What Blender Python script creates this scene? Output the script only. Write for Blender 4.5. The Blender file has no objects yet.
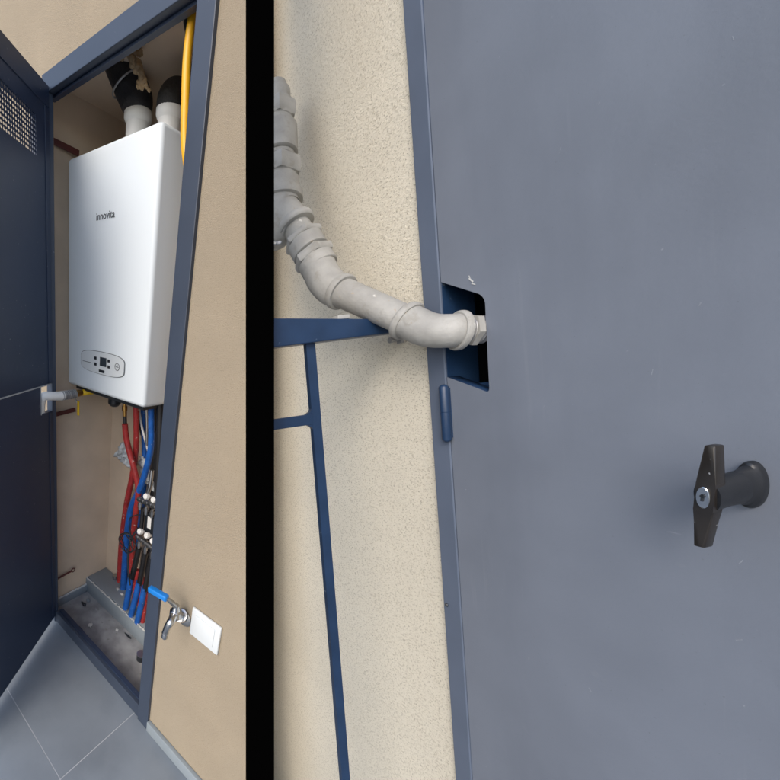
import bpy, bmesh, math, random
from mathutils import Vector, Matrix
import numpy as np
rnd = random.Random(7)
S = bpy.context.scene
# ---------------------------------------------------------------- camera
RL = Matrix(((0.6986, 0.7114, 0.0763), (0.2717, -0.1651, -0.9481), (-0.6619, 0.6831, -0.3086)))   # world -> camera (x right, y down, z forward)
TL = Vector((-0.5417, 0.942, 1.9682))
RR = Matrix(((0.1265, 0.9838, -0.127), (0.0638, -0.1358, -0.9887), (-0.9899, 0.117, -0.08)))       # door-wall frame -> camera
TR = Vector((0.3897, -0.1152, 0.4974))
PX, PY, FP = 158.0, 436.0, 367.0
RLi, RRi = RL.inverted(), RR.inverted()
CAM = -(RLi @ TL)
cd = bpy.data.cameras.new('camera'); cam = bpy.data.objects.new('camera', cd); S.collection.objects.link(cam)
flip = Matrix(((1, 0, 0), (0, -1, 0), (0, 0, -1)))
q = (RLi @ flip).to_quaternion()
cam.matrix_world = Matrix.Translation(CAM) @ q.to_matrix().to_4x4()
cd.sensor_width = 36; cd.lens = 36 * FP / 780; cd.shift_x = (390 - PX) / 780; cd.shift_y = (PY - 390) / 780
cd.clip_start = .01; cd.clip_end = 3000
S.camera = cam
S.render.resolution_x = S.render.resolution_y = 1024
# ---------------------------------------------------------------- light
SUN_DIR = Vector((.06, -.76, .58)).normalized()      # towards the sun
w = bpy.data.worlds.new('World'); S.world = w; w.use_nodes = True
nt = w.node_tree; bg = nt.nodes['Background']
sky = nt.nodes.new('ShaderNodeTexSky'); sky.sky_type = 'NISHITA'; sky.sun_disc = False
sky.sun_elevation = math.asin(SUN_DIR.z); sky.sun_rotation = math.atan2(SUN_DIR.x, SUN_DIR.y)
sky.air_density = 1.0; sky.dust_density = 2.0; sky.ozone_density = 1.0
nt.links.new(sky.outputs[0], bg.inputs[0]); bg.inputs[1].default_value = .15
sd = bpy.data.lights.new('sun', 'SUN'); sd.energy = .65; sd.angle = math.radians(26); sd.color = (1, .95, .88)
so = bpy.data.objects.new('sun', sd); S.collection.objects.link(so)
so.rotation_euler = (-SUN_DIR).to_track_quat('-Z', 'Y').to_euler(); so.location = (0, -5, 6)
S.view_settings.view_transform = 'Standard'; S.view_settings.look = 'None'; S.view_settings.gamma = 1
S.view_settings.use_curve_mapping = False; S.view_settings.exposure = 0.9

# ---------------------------------------------------------------- materials
def mat(name, col, rough=.6, metal=0, mottle=.12, mscale=6, bump=0, bscale=300, spots=None, spec=.5, stretch=(1, 1, 1), coat=0, transm=0, rvar=.08, bdist=.001, col2=None, streaks=None):
    m = bpy.data.materials.new(name); m.use_nodes = True
    N = m.node_tree.nodes; Lk = m.node_tree.links; p = N['Principled BSDF']
    tc = N.new('ShaderNodeTexCoord'); mp = N.new('ShaderNodeMapping'); mp.inputs['Scale'].default_value = stretch
    Lk.new(tc.outputs['Object'], mp.inputs[0])
    n1 = N.new('ShaderNodeTexNoise'); n1.inputs['Scale'].default_value = mscale; n1.inputs['Detail'].default_value = 6
    Lk.new(mp.outputs[0], n1.inputs['Vector'])
    r = N.new('ShaderNodeValToRGB'); r.color_ramp.elements[0].position = .3; r.color_ramp.elements[1].position = .7
    c = Vector(col)
    a = Vector(col2) if col2 else c * (1 - mottle)
    r.color_ramp.elements[0].color = (*a, 1); r.color_ramp.elements[1].color = (*(c * (1 + mottle * .6)), 1)
    Lk.new(n1.outputs[0], r.inputs[0]); out = r.outputs[0]
    if spots:                                   # (scale, threshold, colour): chips, pits and scuffs of the surface itself
        for sc, th, scol in spots:
            v = N.new('ShaderNodeTexNoise'); v.inputs['Scale'].default_value = sc; v.inputs['Detail'].default_value = 2
            Lk.new(mp.outputs[0], v.inputs['Vector'])
            rr = N.new('ShaderNodeValToRGB'); rr.color_ramp.elements[0].position = th; rr.color_ramp.elements[1].position = th + .05
            Lk.new(v.outputs[0], rr.inputs[0])
            mx = N.new('ShaderNodeMix'); mx.data_type = 'RGBA'
            Lk.new(rr.outputs[0], mx.inputs[0]); Lk.new(out, mx.inputs[6]); mx.inputs[7].default_value = (*scol, 1)
            out = mx.outputs[2]
    if streaks:                                 # ((sx, sy, sz), threshold, width, strength, colour): drips, scratches and grime, long in one direction
        for sv, th, wd_, amt, scol in streaks:
            m2 = N.new('ShaderNodeMapping'); m2.inputs['Scale'].default_value = sv; Lk.new(tc.outputs['Object'], m2.inputs[0])
            v = N.new('ShaderNodeTexNoise'); v.inputs['Scale'].default_value = 1; v.inputs['Detail'].default_value = 5; v.inputs['Roughness'].default_value = .6
            Lk.new(m2.outputs[0], v.inputs['Vector'])
            mr_ = N.new('ShaderNodeMapRange'); mr_.inputs[1].default_value = th; mr_.inputs[2].default_value = th + wd_; mr_.inputs[4].default_value = amt
            Lk.new(v.outputs[0], mr_.inputs[0])
            mx = N.new('ShaderNodeMix'); mx.data_type = 'RGBA'
            Lk.new(mr_.outputs[0], mx.inputs[0]); Lk.new(out, mx.inputs[6]); mx.inputs[7].default_value = (*scol, 1)
            out = mx.outputs[2]
    Lk.new(out, p.inputs['Base Color'])
    mr = N.new('ShaderNodeMapRange'); mr.inputs[3].default_value = max(0, rough - rvar); mr.inputs[4].default_value = min(1, rough + rvar)
    Lk.new(n1.outputs[0], mr.inputs[0]); Lk.new(mr.outputs[0], p.inputs['Roughness'])
    p.inputs['Metallic'].default_value = metal; p.inputs['Specular IOR Level'].default_value = spec
    p.inputs['Coat Weight'].default_value = coat; p.inputs['Transmission Weight'].default_value = transm
    if bump:
        b = N.new('ShaderNodeBump'); b.inputs['Strength'].default_value = bump; b.inputs['Distance'].default_value = bdist
        n2 = N.new('ShaderNodeTexNoise'); n2.inputs['Scale'].default_value = bscale; n2.inputs['Detail'].default_value = 6; n2.inputs['Roughness'].default_value = .65
        Lk.new(mp.outputs[0], n2.inputs['Vector']); Lk.new(n2.outputs[0], b.inputs['Height']); Lk.new(b.outputs[0], p.inputs['Normal'])
    return m
M = {}
M['render_wall'] = mat('render_wall', (.350, .292, .215), .9, bump=1.0, bscale=380, bdist=.002, mottle=.06, mscale=5, spots=[(330, .60, (.265, .215, .15)), (210, .66, (.42, .36, .27))], spec=.2, streaks=[((3, 3, .8), .50, .25, .35, (.30, .265, .21)), ((22, 22, 3), .64, .2, .25, (.40, .35, .28))])
M['niche'] = mat('niche_plaster', (.66, .53, .40), .9, bump=.3, bscale=120, mottle=.12, mscale=5, spec=.2)
M['stucco'] = mat('stucco', (.76, .71, .595), .92, bump=.8, bscale=420, bdist=.0022, mottle=.10, mscale=3, streaks=[((7, 7, 1.2), .52, .25, .35, (.62, .58, .49))], spots=[(300, .59, (.60, .55, .45)), (520, .60, (.42, .38, .30))], spec=.15, stretch=(.6, 1, 1))
M['navy'] = mat('navy_paint', (.020, .034, .072), .42, mottle=.15, mscale=3, bump=.08, bscale=180, spots=[(62, .74, (.10, .12, .15)), (130, .73, (.16, .18, .22))], streaks=[((26, 26, 9), .68, .10, .45, (.11, .125, .155)), ((5, 5, 2), .5, .3, .3, (.030, .046, .085))])
M['navy_frame'] = mat('navy_frame_paint', (.036, .050, .080), .45, mottle=.12, mscale=5, bump=.08, bscale=150, spots=[(70, .76, (.16, .18, .2))])
M['rail_blue'] = mat('rail_blue_paint', (.013, .036, .088), .38, mottle=.2, mscale=25, bump=.2, bscale=200, spots=[(95, .71, (.10, .14, .2))])
M['door_paint_with_sheen'] = mat('door_paint_with_sheen', (.172, .194, .238), .42, mottle=.10, mscale=7, bump=.30, bscale=260, bdist=.0005, rvar=.14, spots=[(150, .75, (.27, .29, .33)), (420, .70, (.14, .158, .19))], streaks=[((60, 60, 3.0), .62, .18, .40, (.26, .285, .32)), ((9, 9, 2.0), .50, .25, .5, (.125, .142, .178)), ((16, 16, 90), .71, .05, .5, (.28, .30, .34)), ((30, 30, 30), .68, .12, .35, (.23, .25, .28))])  # grey blue holds sky sheen painted into the colour; scuffs are wear
M['door_frame_with_sheen'] = mat('door_frame_paint_with_sheen', (.108, .135, .190), .42, mottle=.12, mscale=8, bump=.1, bscale=300, bdist=.0005)  # lighter than the navy paint: its gloss reflection is put into the base colour
M['white'] = mat('white_enamel', (.74, .80, .84), .6, mottle=.0, mscale=2, rvar=.0)
M['white_dull'] = mat('white_plastic', (.80, .80, .78), .45, mottle=.04)
M['panel'] = mat('panel_white', (.66, .70, .72), .35, mottle=.02)
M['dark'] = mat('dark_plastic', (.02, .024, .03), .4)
M['ink'] = mat('grey_print', (.10, .11, .12), .6)
M['lcd'] = mat('display_glass', (.035, .045, .055), .15)
M['black'] = mat('matte_black', (.0008, .0008, .0008), 1, mottle=0, spec=0, rvar=0)
M['foam_black'] = mat('black_insulation', (.020, .020, .022), .6, bump=.9, bscale=28, bdist=.012)
M['foam_tan'] = mat('tan_foam', (.42, .30, .17), .85, bump=.6, bscale=130, bdist=.003)
M['yellow_pipe'] = mat('yellow_pipe', (.80, .42, .012), .4, mottle=.1, mscale=20)
M['yellow'] = mat('yellow_paint', (.80, .52, .02), .4)
M['red'] = mat('red_hose', (.38, .03, .03), .5, mottle=.3, mscale=30, spots=[(75, .66, (.55, .35, .32))])
M['blue'] = mat('blue_hose', (.01, .11, .44), .5, mottle=.25, mscale=30, spots=[(90, .68, (.25, .35, .55))])
M['hose_black'] = mat('black_hose', (.012, .012, .014), .5, bump=.5, bscale=400)
M['bright_blue'] = mat('blue_grip', (.01, .20, .62), .35)
M['oxide'] = mat('red_oxide_iron', (.10, .022, .018), .6)
M['brass'] = mat('brass', (.45, .27, .09), .3, metal=1)
M['chrome'] = mat('chrome', (.55, .56, .57), .22, metal=1, mottle=.3, mscale=60)
M['nickel'] = mat('nickel', (.42, .43, .44), .35, metal=1)
M['grey_pipe'] = mat('grey_painted_pipe', (.375, .368, .345), .6, mottle=.22, mscale=26, bump=.5, bscale=140, bdist=.0015, streaks=[((45, 45, 45), .56, .12, .5, (.25, .235, .20)), ((14, 14, 14), .55, .2, .4, (.42, .42, .41))], spots=[(120, .70, (.36, .31, .25)), (60, .73, (.68, .66, .62))])
M['zinc'] = mat('zinc_thread', (.42, .42, .42), .45, metal=.6, mottle=.3, mscale=60)
M['tile'] = mat('floor_tile', (.205, .235, .270), .38, mottle=.14, mscale=5, spots=[(170, .70, (.21, .235, .26))], streaks=[((6, 6, 6), .55, .25, .4, (.125, .15, .18))])
M['grout'] = mat('grout', (.42, .44, .47), .9)
M['skirt'] = mat('skirting_tile', (.25, .29, .32), .5, mottle=.1)
M['cement'] = mat('cement', (.33, .335, .34), .8, mottle=.35, mscale=14, bump=.3, bscale=90, spots=[(40, .66, (.26, .26, .25))])
M['caulk'] = mat('white_caulk', (.62, .62, .60), .8, bump=.5, bscale=120)
M['plastic_bag'] = mat('plastic_sheet', (.66, .70, .73), .3, mottle=.3, mscale=40, transm=.25)
M['ground'] = mat('ground', (.22, .20, .16), .95, mottle=.3, mscale=.5)
M['dried_paint'] = mat('dried_paint', (.24, .265, .305), .6, mottle=.3, mscale=200)
M['handle'] = mat('handle_enamel', (.020, .017, .015), .3, mottle=.3, mscale=45, spots=[(230, .72, (.4, .42, .44))])
M['handle_black'] = mat('handle_black', (.014, .016, .02), .4, mottle=.2, mscale=60, bump=.2, bscale=300, bdist=.0005)
M['seamline'] = mat('bare_seam', (.36, .38, .40), .5)

# ---------------------------------------------------------------- building helpers
C = S.collection
FL = Matrix.Identity(4)                                  # cabinet wall frame = world
FR = (RLi @ RR).to_4x4(); FR.translation = RLi @ (TR - TL)
def hit(Rm, Rinv, T, px, py, k):                         # point of the place seen at a photo pixel, on a plane X/Y/Z = v or at a depth D
    d = Vector(((px - PX) / FP, (py - PY) / FP, 1.0))
    (a, v), = k.items()
    if a == 'D': return Rinv @ (d * v - T)
    r = Rinv @ d; o = -(Rinv @ T); i = 'XYZ'.index(a)
    return o + r * ((v - o[i]) / r[i])
def P(px, py, **k): return hit(RL, RLi, TL, px, py, k)
def Q(px, py, **k): return hit(RR, RRi, TR, px, py, k)
def dep(p, right=False): return ((RR @ p + TR) if right else (RL @ p + TL)).z
class MB:
    def __init__(s): s.bm = bmesh.new()
    def _face(s, vs):
        try: s.bm.faces.new(vs)
        except ValueError: pass
    def box(s, x0, x1, y0, y1, z0, z1, m=None, bev=0):
        b = bmesh.new(); vs = [b.verts.new((x, y, z)) for x in (x0, x1) for y in (y0, y1) for z in (z0, z1)]
        for f in ((0,1,3,2),(4,6,7,5),(0,4,5,1),(2,3,7,6),(0,2,6,4),(1,5,7,3)): b.faces.new([vs[i] for i in f])
        if bev: bmesh.ops.bevel(b, geom=b.edges[:], offset=bev, profile=.5, segments=(8 if bev > .012 else 3), affect='EDGES')
        if m is not None: bmesh.ops.transform(b, matrix=m, verts=b.verts)
        s.merge(b); return s
    def merge(s, b):
        me = bpy.data.meshes.new('t'); bmesh.ops.recalc_face_normals(b, faces=b.faces); b.to_mesh(me); b.free(); s.bm.from_mesh(me); bpy.data.meshes.remove(me)
    def prism(s, pts, y0, y1, m=None, bev=0):            # outline in X,Z pulled along Y
        b = bmesh.new(); n = len(pts)
        a = [b.verts.new((x, y0, z)) for x, z in pts]; c = [b.verts.new((x, y1, z)) for x, z in pts]
        b.faces.new(a); b.faces.new(c[::-1])
        for i in range(n): b.faces.new((a[i], c[i], c[(i+1) % n], a[(i+1) % n]))
        if bev: bmesh.ops.bevel(b, geom=b.edges[:], offset=bev, profile=.5, segments=2, affect='EDGES')
        if m is not None: bmesh.ops.transform(b, matrix=m, verts=b.verts)
        s.merge(b); return s
    def sweep(s, pts, rad, seg=20, cap=True, smooth=True, sub=8):
        pts = [Vector(p) for p in pts]
        if smooth and len(pts) > 2:
            P2, R2 = [], []; rr = rad if isinstance(rad, (list, tuple)) else [rad] * len(pts)
            for i in range(len(pts) - 1):
                p0 = pts[max(i-1, 0)]; p1 = pts[i]; p2 = pts[i+1]; p3 = pts[min(i+2, len(pts)-1)]
                for j in range(sub):
                    t = j / sub
                    P2.append(.5 * ((2*p1) + (p2-p0)*t + (2*p0-5*p1+4*p2-p3)*t*t + (3*p1-p0-3*p2+p3)*t**3)); R2.append(rr[i]*(1-t)+rr[i+1]*t)
            P2.append(pts[-1]); R2.append(rr[-1]); pts, rad = P2, R2
        if not isinstance(rad, (list, tuple)): rad = [rad] * len(pts)
        b = bmesh.new(); rings = []; up = None
        for i, p in enumerate(pts):
            d = (pts[min(i+1, len(pts)-1)] - pts[max(i-1, 0)])
            if d.length < 1e-7: d = Vector((0, 0, 1))
            d.normalize()
            if up is None: up = d.orthogonal().normalized()
            else:
                up = up - d * up.dot(d)
                up = up.normalized() if up.length > 1e-6 else d.orthogonal().normalized()
            sd_ = d.cross(up)
            rings.append([b.verts.new(p + (up * math.cos(2*math.pi*k/seg) + sd_ * math.sin(2*math.pi*k/seg)) * rad[i]) for k in range(seg)])
        for i in range(len(rings) - 1):
            for k in range(seg): b.faces.new((rings[i][k], rings[i][(k+1) % seg], rings[i+1][(k+1) % seg], rings[i+1][k]))
        if cap: b.faces.new(rings[0]); b.faces.new(rings[-1][::-1])
        s.merge(b); return s
    def lathe(s, p, axis, prof, seg=28):                 # prof: (distance along the axis, radius), sharp steps kept
        p = Vector(p); d = Vector(axis).normalized(); up = d.orthogonal().normalized(); sd_ = d.cross(up); b = bmesh.new(); rings = []
        for a, r in prof: rings.append([b.verts.new(p + d * a + (up * math.cos(2*math.pi*k/seg) + sd_ * math.sin(2*math.pi*k/seg)) * r) for k in range(seg)])
        for i in range(len(rings) - 1):
            for k in range(seg): b.faces.new((rings[i][k], rings[i][(k+1) % seg], rings[i+1][(k+1) % seg], rings[i+1][k]))
        b.faces.new(rings[0]); b.faces.new(rings[-1][::-1]); s.merge(b); return s
    def squash(s, c, k, ax=None):                        # oval section: narrowed across, about the axis
        for v in s.bm.verts:
            x0 = c.x + (ax.x/ax.y*(v.co.y - c.y) if ax else 0); v.co.x = x0 + (v.co.x - x0)*k
        return s
    def blob(s, p, r, sc=(1, 1, 1), jit=.25, sub=2):
        b = bmesh.new(); bmesh.ops.create_icosphere(b, subdivisions=sub, radius=r)
        for v in b.verts: v.co = Vector((v.co.x*sc[0], v.co.y*sc[1], v.co.z*sc[2])) * (1 + rnd.uniform(-jit, jit)) + Vector(p)
        s.merge(b); return s
    def build(s, name, material, parent=None, base=None, frame=None, smooth=True, angle=35, bev=0):
        """ONE object. base: origin of the thing (frame coordinates). A child takes its parent's base."""
        if parent is not None: base = Vector(parent['_b'])
        base = Vector(base) if base is not None else Vector((0, 0, 0))
        for v in s.bm.verts: v.co -= base
        me = bpy.data.meshes.new(name); bmesh.ops.recalc_face_normals(s.bm, faces=s.bm.faces); s.bm.to_mesh(me); s.bm.free()
        me.materials.append(M[material] if isinstance(material, str) else material)
        if smooth:
            me.polygons.foreach_set('use_smooth', [True] * len(me.polygons)); me.set_sharp_from_angle(angle=math.radians(angle))
        o = bpy.data.objects.new(name, me); C.objects.link(o)
        if bev:
            bm_ = o.modifiers.new('bevel', 'BEVEL'); bm_.width = bev; bm_.segments = 2; bm_.limit_method = 'ANGLE'
        if parent is not None: o.parent = parent
        else: o.matrix_world = (frame or FL) @ Matrix.Translation(base)
        o['_b'] = base
        return o
def tag(o, label=None, cat=None, group=None, kind=None):
    for k, v in (('label', label), ('category', cat), ('group', group), ('kind', kind)):
        if v: o[k] = v
    return o
def thing(name, base, label, cat, frame=None, group=None):
    o = bpy.data.objects.new(name, None); C.objects.link(o); o.empty_display_size = .05
    o.matrix_world = (frame or FL) @ Matrix.Translation(Vector(base)); o['_b'] = Vector(base)
    return tag(o, label, cat, group)
def rect(x0, x1, z0, z1): return [(x0, z0), (x1, z0), (x1, z1), (x0, z1)]

# ================================================================ SETTING
b = MB(); b.box(-400, 400, -400, 400, -3.2, -3.0); tag(b.build('ground', 'ground', smooth=False), kind='structure')
FZ = -.06
W_, D_, T_ = .67, .40, 2.25
# tiled terrace floor, 0.6 m tiles with real grout joints
gy, gx = -.357, .643
b = MB(); b.box(-4.2, 4.2, -5.2, -.001, FZ - .35, FZ - .0008); fl = b.build('terrace_floor', 'grout', smooth=False); tag(fl, kind='structure')
b = MB()
ts = .70
for i in range(-8, 7):
    for j in range(-8, 2):
        x0, x1 = gx + i*ts + .0016, gx + (i+1)*ts - .0016; y0, y1 = gy + j*ts + .0016, gy + (j+1)*ts - .0016
        x0 = max(x0, -4.2); x1 = min(x1, 4.2); y1 = min(y1, -.004)
        if y1 <= y0 or x1 <= x0: continue
        b.box(x0, x1, y0, y1, FZ - .003, FZ)
tiles = b.build('tiles', 'tile', parent=fl, smooth=False)
# outside wall round the cabinet: right end cut along the added divider strip
def wx(z): return .835 + (2.17 - z) * .177
b = MB(); WT = .03
b.prism([(-4.2, -.4), (-.04, -.4), (-.04, 2.30), (.72, 2.30), (.72, -.4), (wx(-.4), -.4), (wx(3.4), 3.4), (-4.2, 3.4)], 0, WT)
wall = b.build('rendered_wall', 'render_wall', base=(-2, 0, -.4), smooth=False)
tag(wall, 'tan rendered wall surrounding the open boiler cabinet', 'wall')
# ================================================================ CABINET ON THE LEFT
cab = thing('utility_cabinet', (0, 0, 0), 'open navy framed wall cabinet with its door swung out, holding the white boiler', 'cabinet')
XL, XR, ZC = -.10, .80, 2.33
b = MB()
b.box(XL-.02, XL, .032, D_, -.12, ZC); b.box(XR, XR+.02, .032, D_, -.12, ZC); b.box(XL-.02, XR+.02, D_, D_+.02, -.12, ZC+.02); b.box(XL-.02, XR+.02, .032, D_, ZC, ZC+.02)
b.build('lining', 'niche', cab, smooth=False)
b = MB(); b.box(XL, XR, .0, D_-.001, -.14, -.065); b.build('cabinet_floor', 'cement', cab, smooth=False)
b = MB(); b.box(XL+.001, XR-.001, .262, D_-.002, -.066, .030, bev=.003); b.build('ledge', 'skirt', cab)
b = MB(); b.box(XL+.001, XL+.014, .034, .262, -.066, -.018, bev=.002); b.box(XL, XR, .250, .2615, -.066, .024, bev=.002); b.build('skirting', 'skirt', cab)
b = MB()
for i in range(40):
    t = i / 39; b.blob((XL + .007, .04 + t*.21, -.015 + rnd.uniform(-.003, .003)), .006, jit=.4, sub=1)
b.build('skirting_bead', 'caulk', cab)
b = MB()
for i in range(110):
    t = i / 109; b.blob((XL + t*.75, .256, .026 + rnd.uniform(-.003, .003)), .0045, jit=.5, sub=1)
b.build('ledge_bead', 'caulk', cab)
# metal frame
fw = .058
b = MB()
b.prism(rect(W_, W_+fw, FZ, T_+fw), -.012, .03); b.prism(rect(-.045, W_-.0005, T_, T_+fw), -.0115, .03)
b.prism(rect(-.045, -.001, FZ, T_-.0005), -.0125, .008); b.prism(rect(.0005, W_-.0005, FZ+.001, .006), -.006, .03)
fr = b.build('frame', 'navy_frame', cab, smooth=False, bev=.002)
b = MB()   # the rebate the door shuts against
b.prism(rect(-.03, W_-.001, T_-.009, T_-.001), .012, .030); b.prism(rect(W_-.006, W_-.001, .007, T_-.010), .012, .030); b.prism(rect(.013, W_-.0075, .007, .012), .010, .030)
b.build('rebate', 'navy', cab, smooth=False)
# door leaf, in its own plane: s along the leaf, Z up, t thickness
H = Vector((.0, -.01, 0)); dd = Vector((.527, -.85, 0)).normalized(); dn = Vector((.85, .527, 0)).normalized()
LM = Matrix(((dd.x, -dn.x, 0, H.x), (dd.y, -dn.y, 0, H.y), (0, 0, 1, 0), (0, 0, 0, 1)))   # local (s, t, z); t grows away from the viewer
b = MB(); tk = .022
Wd = .655; V0, V1, VZ0, VZ1 = .088, .575, 2.03, 2.150
NZ0, NZ1, NS = 1.115, 1.236, .098
for r_ in (rect(.004, V0, VZ0, VZ1), rect(V1, Wd, VZ0, VZ1), rect(.004, Wd, VZ1, 2.262), rect(.004, Wd, 1.2365, VZ0), rect(NS, Wd, NZ0, 1.2340), rect(.004, Wd, -.02, NZ0)):
    b.prism(r_, 0, tk, LM)
door = b.build('door', 'navy', cab, smooth=False); tag(door, 'dark navy steel door leaf swung open')
b = MB()   # folded rims of the leaf
b.prism(rect(.004, Wd, 2.2, 2.2615), -.003, -.0002, LM); b.prism(rect(.004, .032, 1.24, 2.198), -.003, -.0002, LM); b.prism(rect(.004, .032, -.015, NZ0 - .004), -.003, -.0002, LM)
b.build('rim', 'navy', door, smooth=False, bev=.001)
b = MB(); b.prism(rect(.02, Wd, 1.2325, 1.2375), -.0022, -.0003, LM); b.build('seam_strip', 'seamline', door, smooth=False)
b = MB(); b.prism(rect(NS-.004, NS-.0005, NZ0, NZ1), -.002, tk, LM); b.build('notch_edge', 'seamline', door, smooth=False)
# perforated vent plate: real holes
def perforated(s0, s1, z0, z1, cell, hr):
    bm_ = bmesh.new(); nx = int((s1 - s0) / cell); nz = int((z1 - z0) / cell); cx = (s1 - s0) / nx; cz = (z1 - z0) / nz
    K = 8; cache = {}
    def V(s_, z_):
        k = (round(s_, 5), round(z_, 5))
        if k not in cache: cache[k] = bm_.verts.new((s_, 0, z_))
        return cache[k]
    for i in range(nx):
        for j in range(nz):
            a, c = s0 + i*cx, z0 + j*cz; mx_, mz_ = a + cx/2, c + cz/2
            outer = [(a+cx, mz_), (a+cx, c+cz), (mx_, c+cz), (a, c+cz), (a, mz_), (a, c), (mx_, c), (a+cx, c)]
            inner = [(mx_ + hr*math.cos(math.pi*k/4), mz_ + hr*math.sin(math.pi*k/4)) for k in range(8)]
            for k in range(8):
                bm_.faces.new((V(*outer[k]), V(*outer[(k+1) % 8]), V(*inner[(k+1) % 8]), V(*inner[k])))
    bmesh.ops.transform(bm_, matrix=LM @ Matrix.Translation((0, .004, 0)), verts=bm_.verts)
    return bm_
b = MB(); b.merge(perforated(V0, V1, VZ0, VZ1, .0125, .0043)); vo = b.build('vent_plate', 'navy', door, smooth=False)
sm = vo.modifiers.new('thickness', 'SOLIDIFY'); sm.thickness = .0012

# red oxide tie bars fixed into the niche's left side
def tie(p0, p1, w_, h_, lab, ring=False):
    b = MB(); p0, p1 = Vector(p0), Vector(p1); d = (p1 - p0); ln = d.length; d.normalize()
    z = Vector((0, 0, 1)); y = z.cross(d).normalized(); z = d.cross(y)
    mt = Matrix((( d.x, y.x, z.x, p0.x), (d.y, y.y, z.y, p0.y), (d.z, y.z, z.z, p0.z), (0, 0, 0, 1)))
    if ring:
        b.sweep([p0, p1], w_, seg=10, smooth=False)
        c = p1 + d * .010; b.sweep([c + Vector((0, math.cos(a)*.011, math.sin(a)*.011)) for a in [i*math.pi/8 for i in range(17)]], .003, seg=8, smooth=False)
    else: b.box(0, ln, -w_/2, w_/2, -h_/2, h_/2, mt, bev=.001)
    tag(b.build('tie_bar', 'oxide', base=p0), lab, 'bar', 'red iron bars inside the cabinet')
tie(P(45, 137, X=-.092), P(79, 153.5, X=-.075), .006, .022, 'dark red iron bar beside the top left corner of the white boiler')
tie(P(48, 416.5, X=-.092), P(75.5, 409.5, X=-.075), .006, .020, 'dark red iron bar just below the grey pipe elbow')
tie(P(48, 584, X=-.092), P(71.5, 571, X=-.078), .0055, .0055, 'thin rusty rod with a ring end low above the cabinet floor', True)

# ================================================================ BOILER
BX0, BX1, BZ0, BZ1, BY = -.0635, .4615, 1.2155, 2.098, .1016
BYB = .385
boi = thing('wall_boiler', ((BX0+BX1)/2, BYB, BZ0), 'tall white wall hung gas boiler with oval control panel', 'boiler')
b = MB(); b.box(BX0, BX1, BY, BYB, BZ0, BZ1, bev=.016); b.build('casing', 'white', boi)
b = MB(); b.box(BX0+.03, BX1-.03, BY+.03, BYB-.02, BZ0-.018, BZ0+.003); b.build('underside_plate', 'dark', boi, smooth=False)
# control panel
pc = [P(81.5, 348.5, Y=BY), P(125.5, 356, Y=BY), P(123, 380.5, Y=BY), P(83, 369, Y=BY)]
x0 = pc[0].x; x1 = max(pc[1].x, pc[2].x); zt = (pc[0].z + pc[1].z)/2; zb = (pc[2].z + pc[3].z)/2; zm = (zt+zb)/2; hh = (zt-zb)/2; cxp = (x0+x1)/2; hw_ = (x1-x0)/2
def pill(sc, n=48, e=5.0):
    o = []
    for i in range(n):
        a = 2*math.pi*i/n; c, s_ = math.cos(a), math.sin(a)
        xx = math.copysign(abs(c)**(2/e), c); zz = math.copysign(abs(s_)**(2/e), s_)
        o.append((cxp + xx*hw_*sc, zm + zz*(hh*(1 - .16*xx*xx))*(sc if sc < 1.01 else 1 + (sc-1)*2)))
    return o
b = MB(); b.prism(pill(1.015), BY-.0012, BY+.004); pan = b.build('control_panel', 'ink', boi)
b = MB(); b.prism(pill(.985), BY-.0035, BY-.0013); b.build('panel_face', 'panel', pan)
def on(px, py): return P(px, py, Y=BY)
def prect(cx_, cy_, wp, hp, name, m, dpt=.0055):
    p = on(cx_, cy_); r = on(cx_+wp/2, cy_); u = on(cx_, cy_-hp/2); a = abs(r.x-p.x); c = abs(u.z-p.z)
    b = MB(); b.box(p.x-a, p.x+a, BY-dpt, BY-.0036, p.z-c, p.z+c, bev=.0008); return b.build(name, m, pan)
prect(104, 362, 6.5, 9, 'display', 'lcd')
for c in ((96.3, 358), (96.3, 364), (109.5, 361), (109.5, 367)): prect(*c, 2.3, 3, 'button', 'dark')
prect(102.5, 371.3, 5.5, 2.8, 'mode_button', 'dark')
g = on(118, 367)
b = MB(); b.sweep([g + Vector((math.cos(a)*.0135, -.0045, math.sin(a)*.0135)) for a in [i*math.pi/16 for i in range(33)]], .0011, seg=8, smooth=False)
b.box(g.x-.008, g.x+.008, BY-.0055, BY-.0036, g.z-.001, g.z+.001); b.box(g.x-.001, g.x+.001, BY-.0056, BY-.0036, g.z-.008, g.z+.008)
b.build('pressure_gauge', 'ink', pan)
prect(87.5, 361.5, 8, .5, 'panel_print', 'ink')
def text(body, size, name, m, parent, mt, ext=.0006):
    cu = bpy.data.curves.new('t', 'FONT'); cu.body = body; cu.size = size; cu.extrude = ext; cu.align_x = 'CENTER'; cu.align_y = 'CENTER'; cu.offset = size*.004
    to = bpy.data.objects.new('t', cu); me = bpy.data.meshes.new_from_object(to); me.name = name
    bpy.data.objects.remove(to); me.transform(Matrix.Translation(-Vector(parent['_b'])) @ mt); me.materials.append(M[m])
    o = bpy.data.objects.new(name, me); C.objects.link(o); o.parent = parent; return o
lg = on(105.5, 215.5); wl = on(116, 213).x - on(95, 218).x
text('innovita', wl*.285, 'logo', 'ink', boi, Matrix.Translation((lg.x, BY-.0012, lg.z)) @ Matrix.Rotation(math.pi/2, 4, 'X') @ Matrix.Diagonal((.98, 1, 1, 1)))
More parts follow.
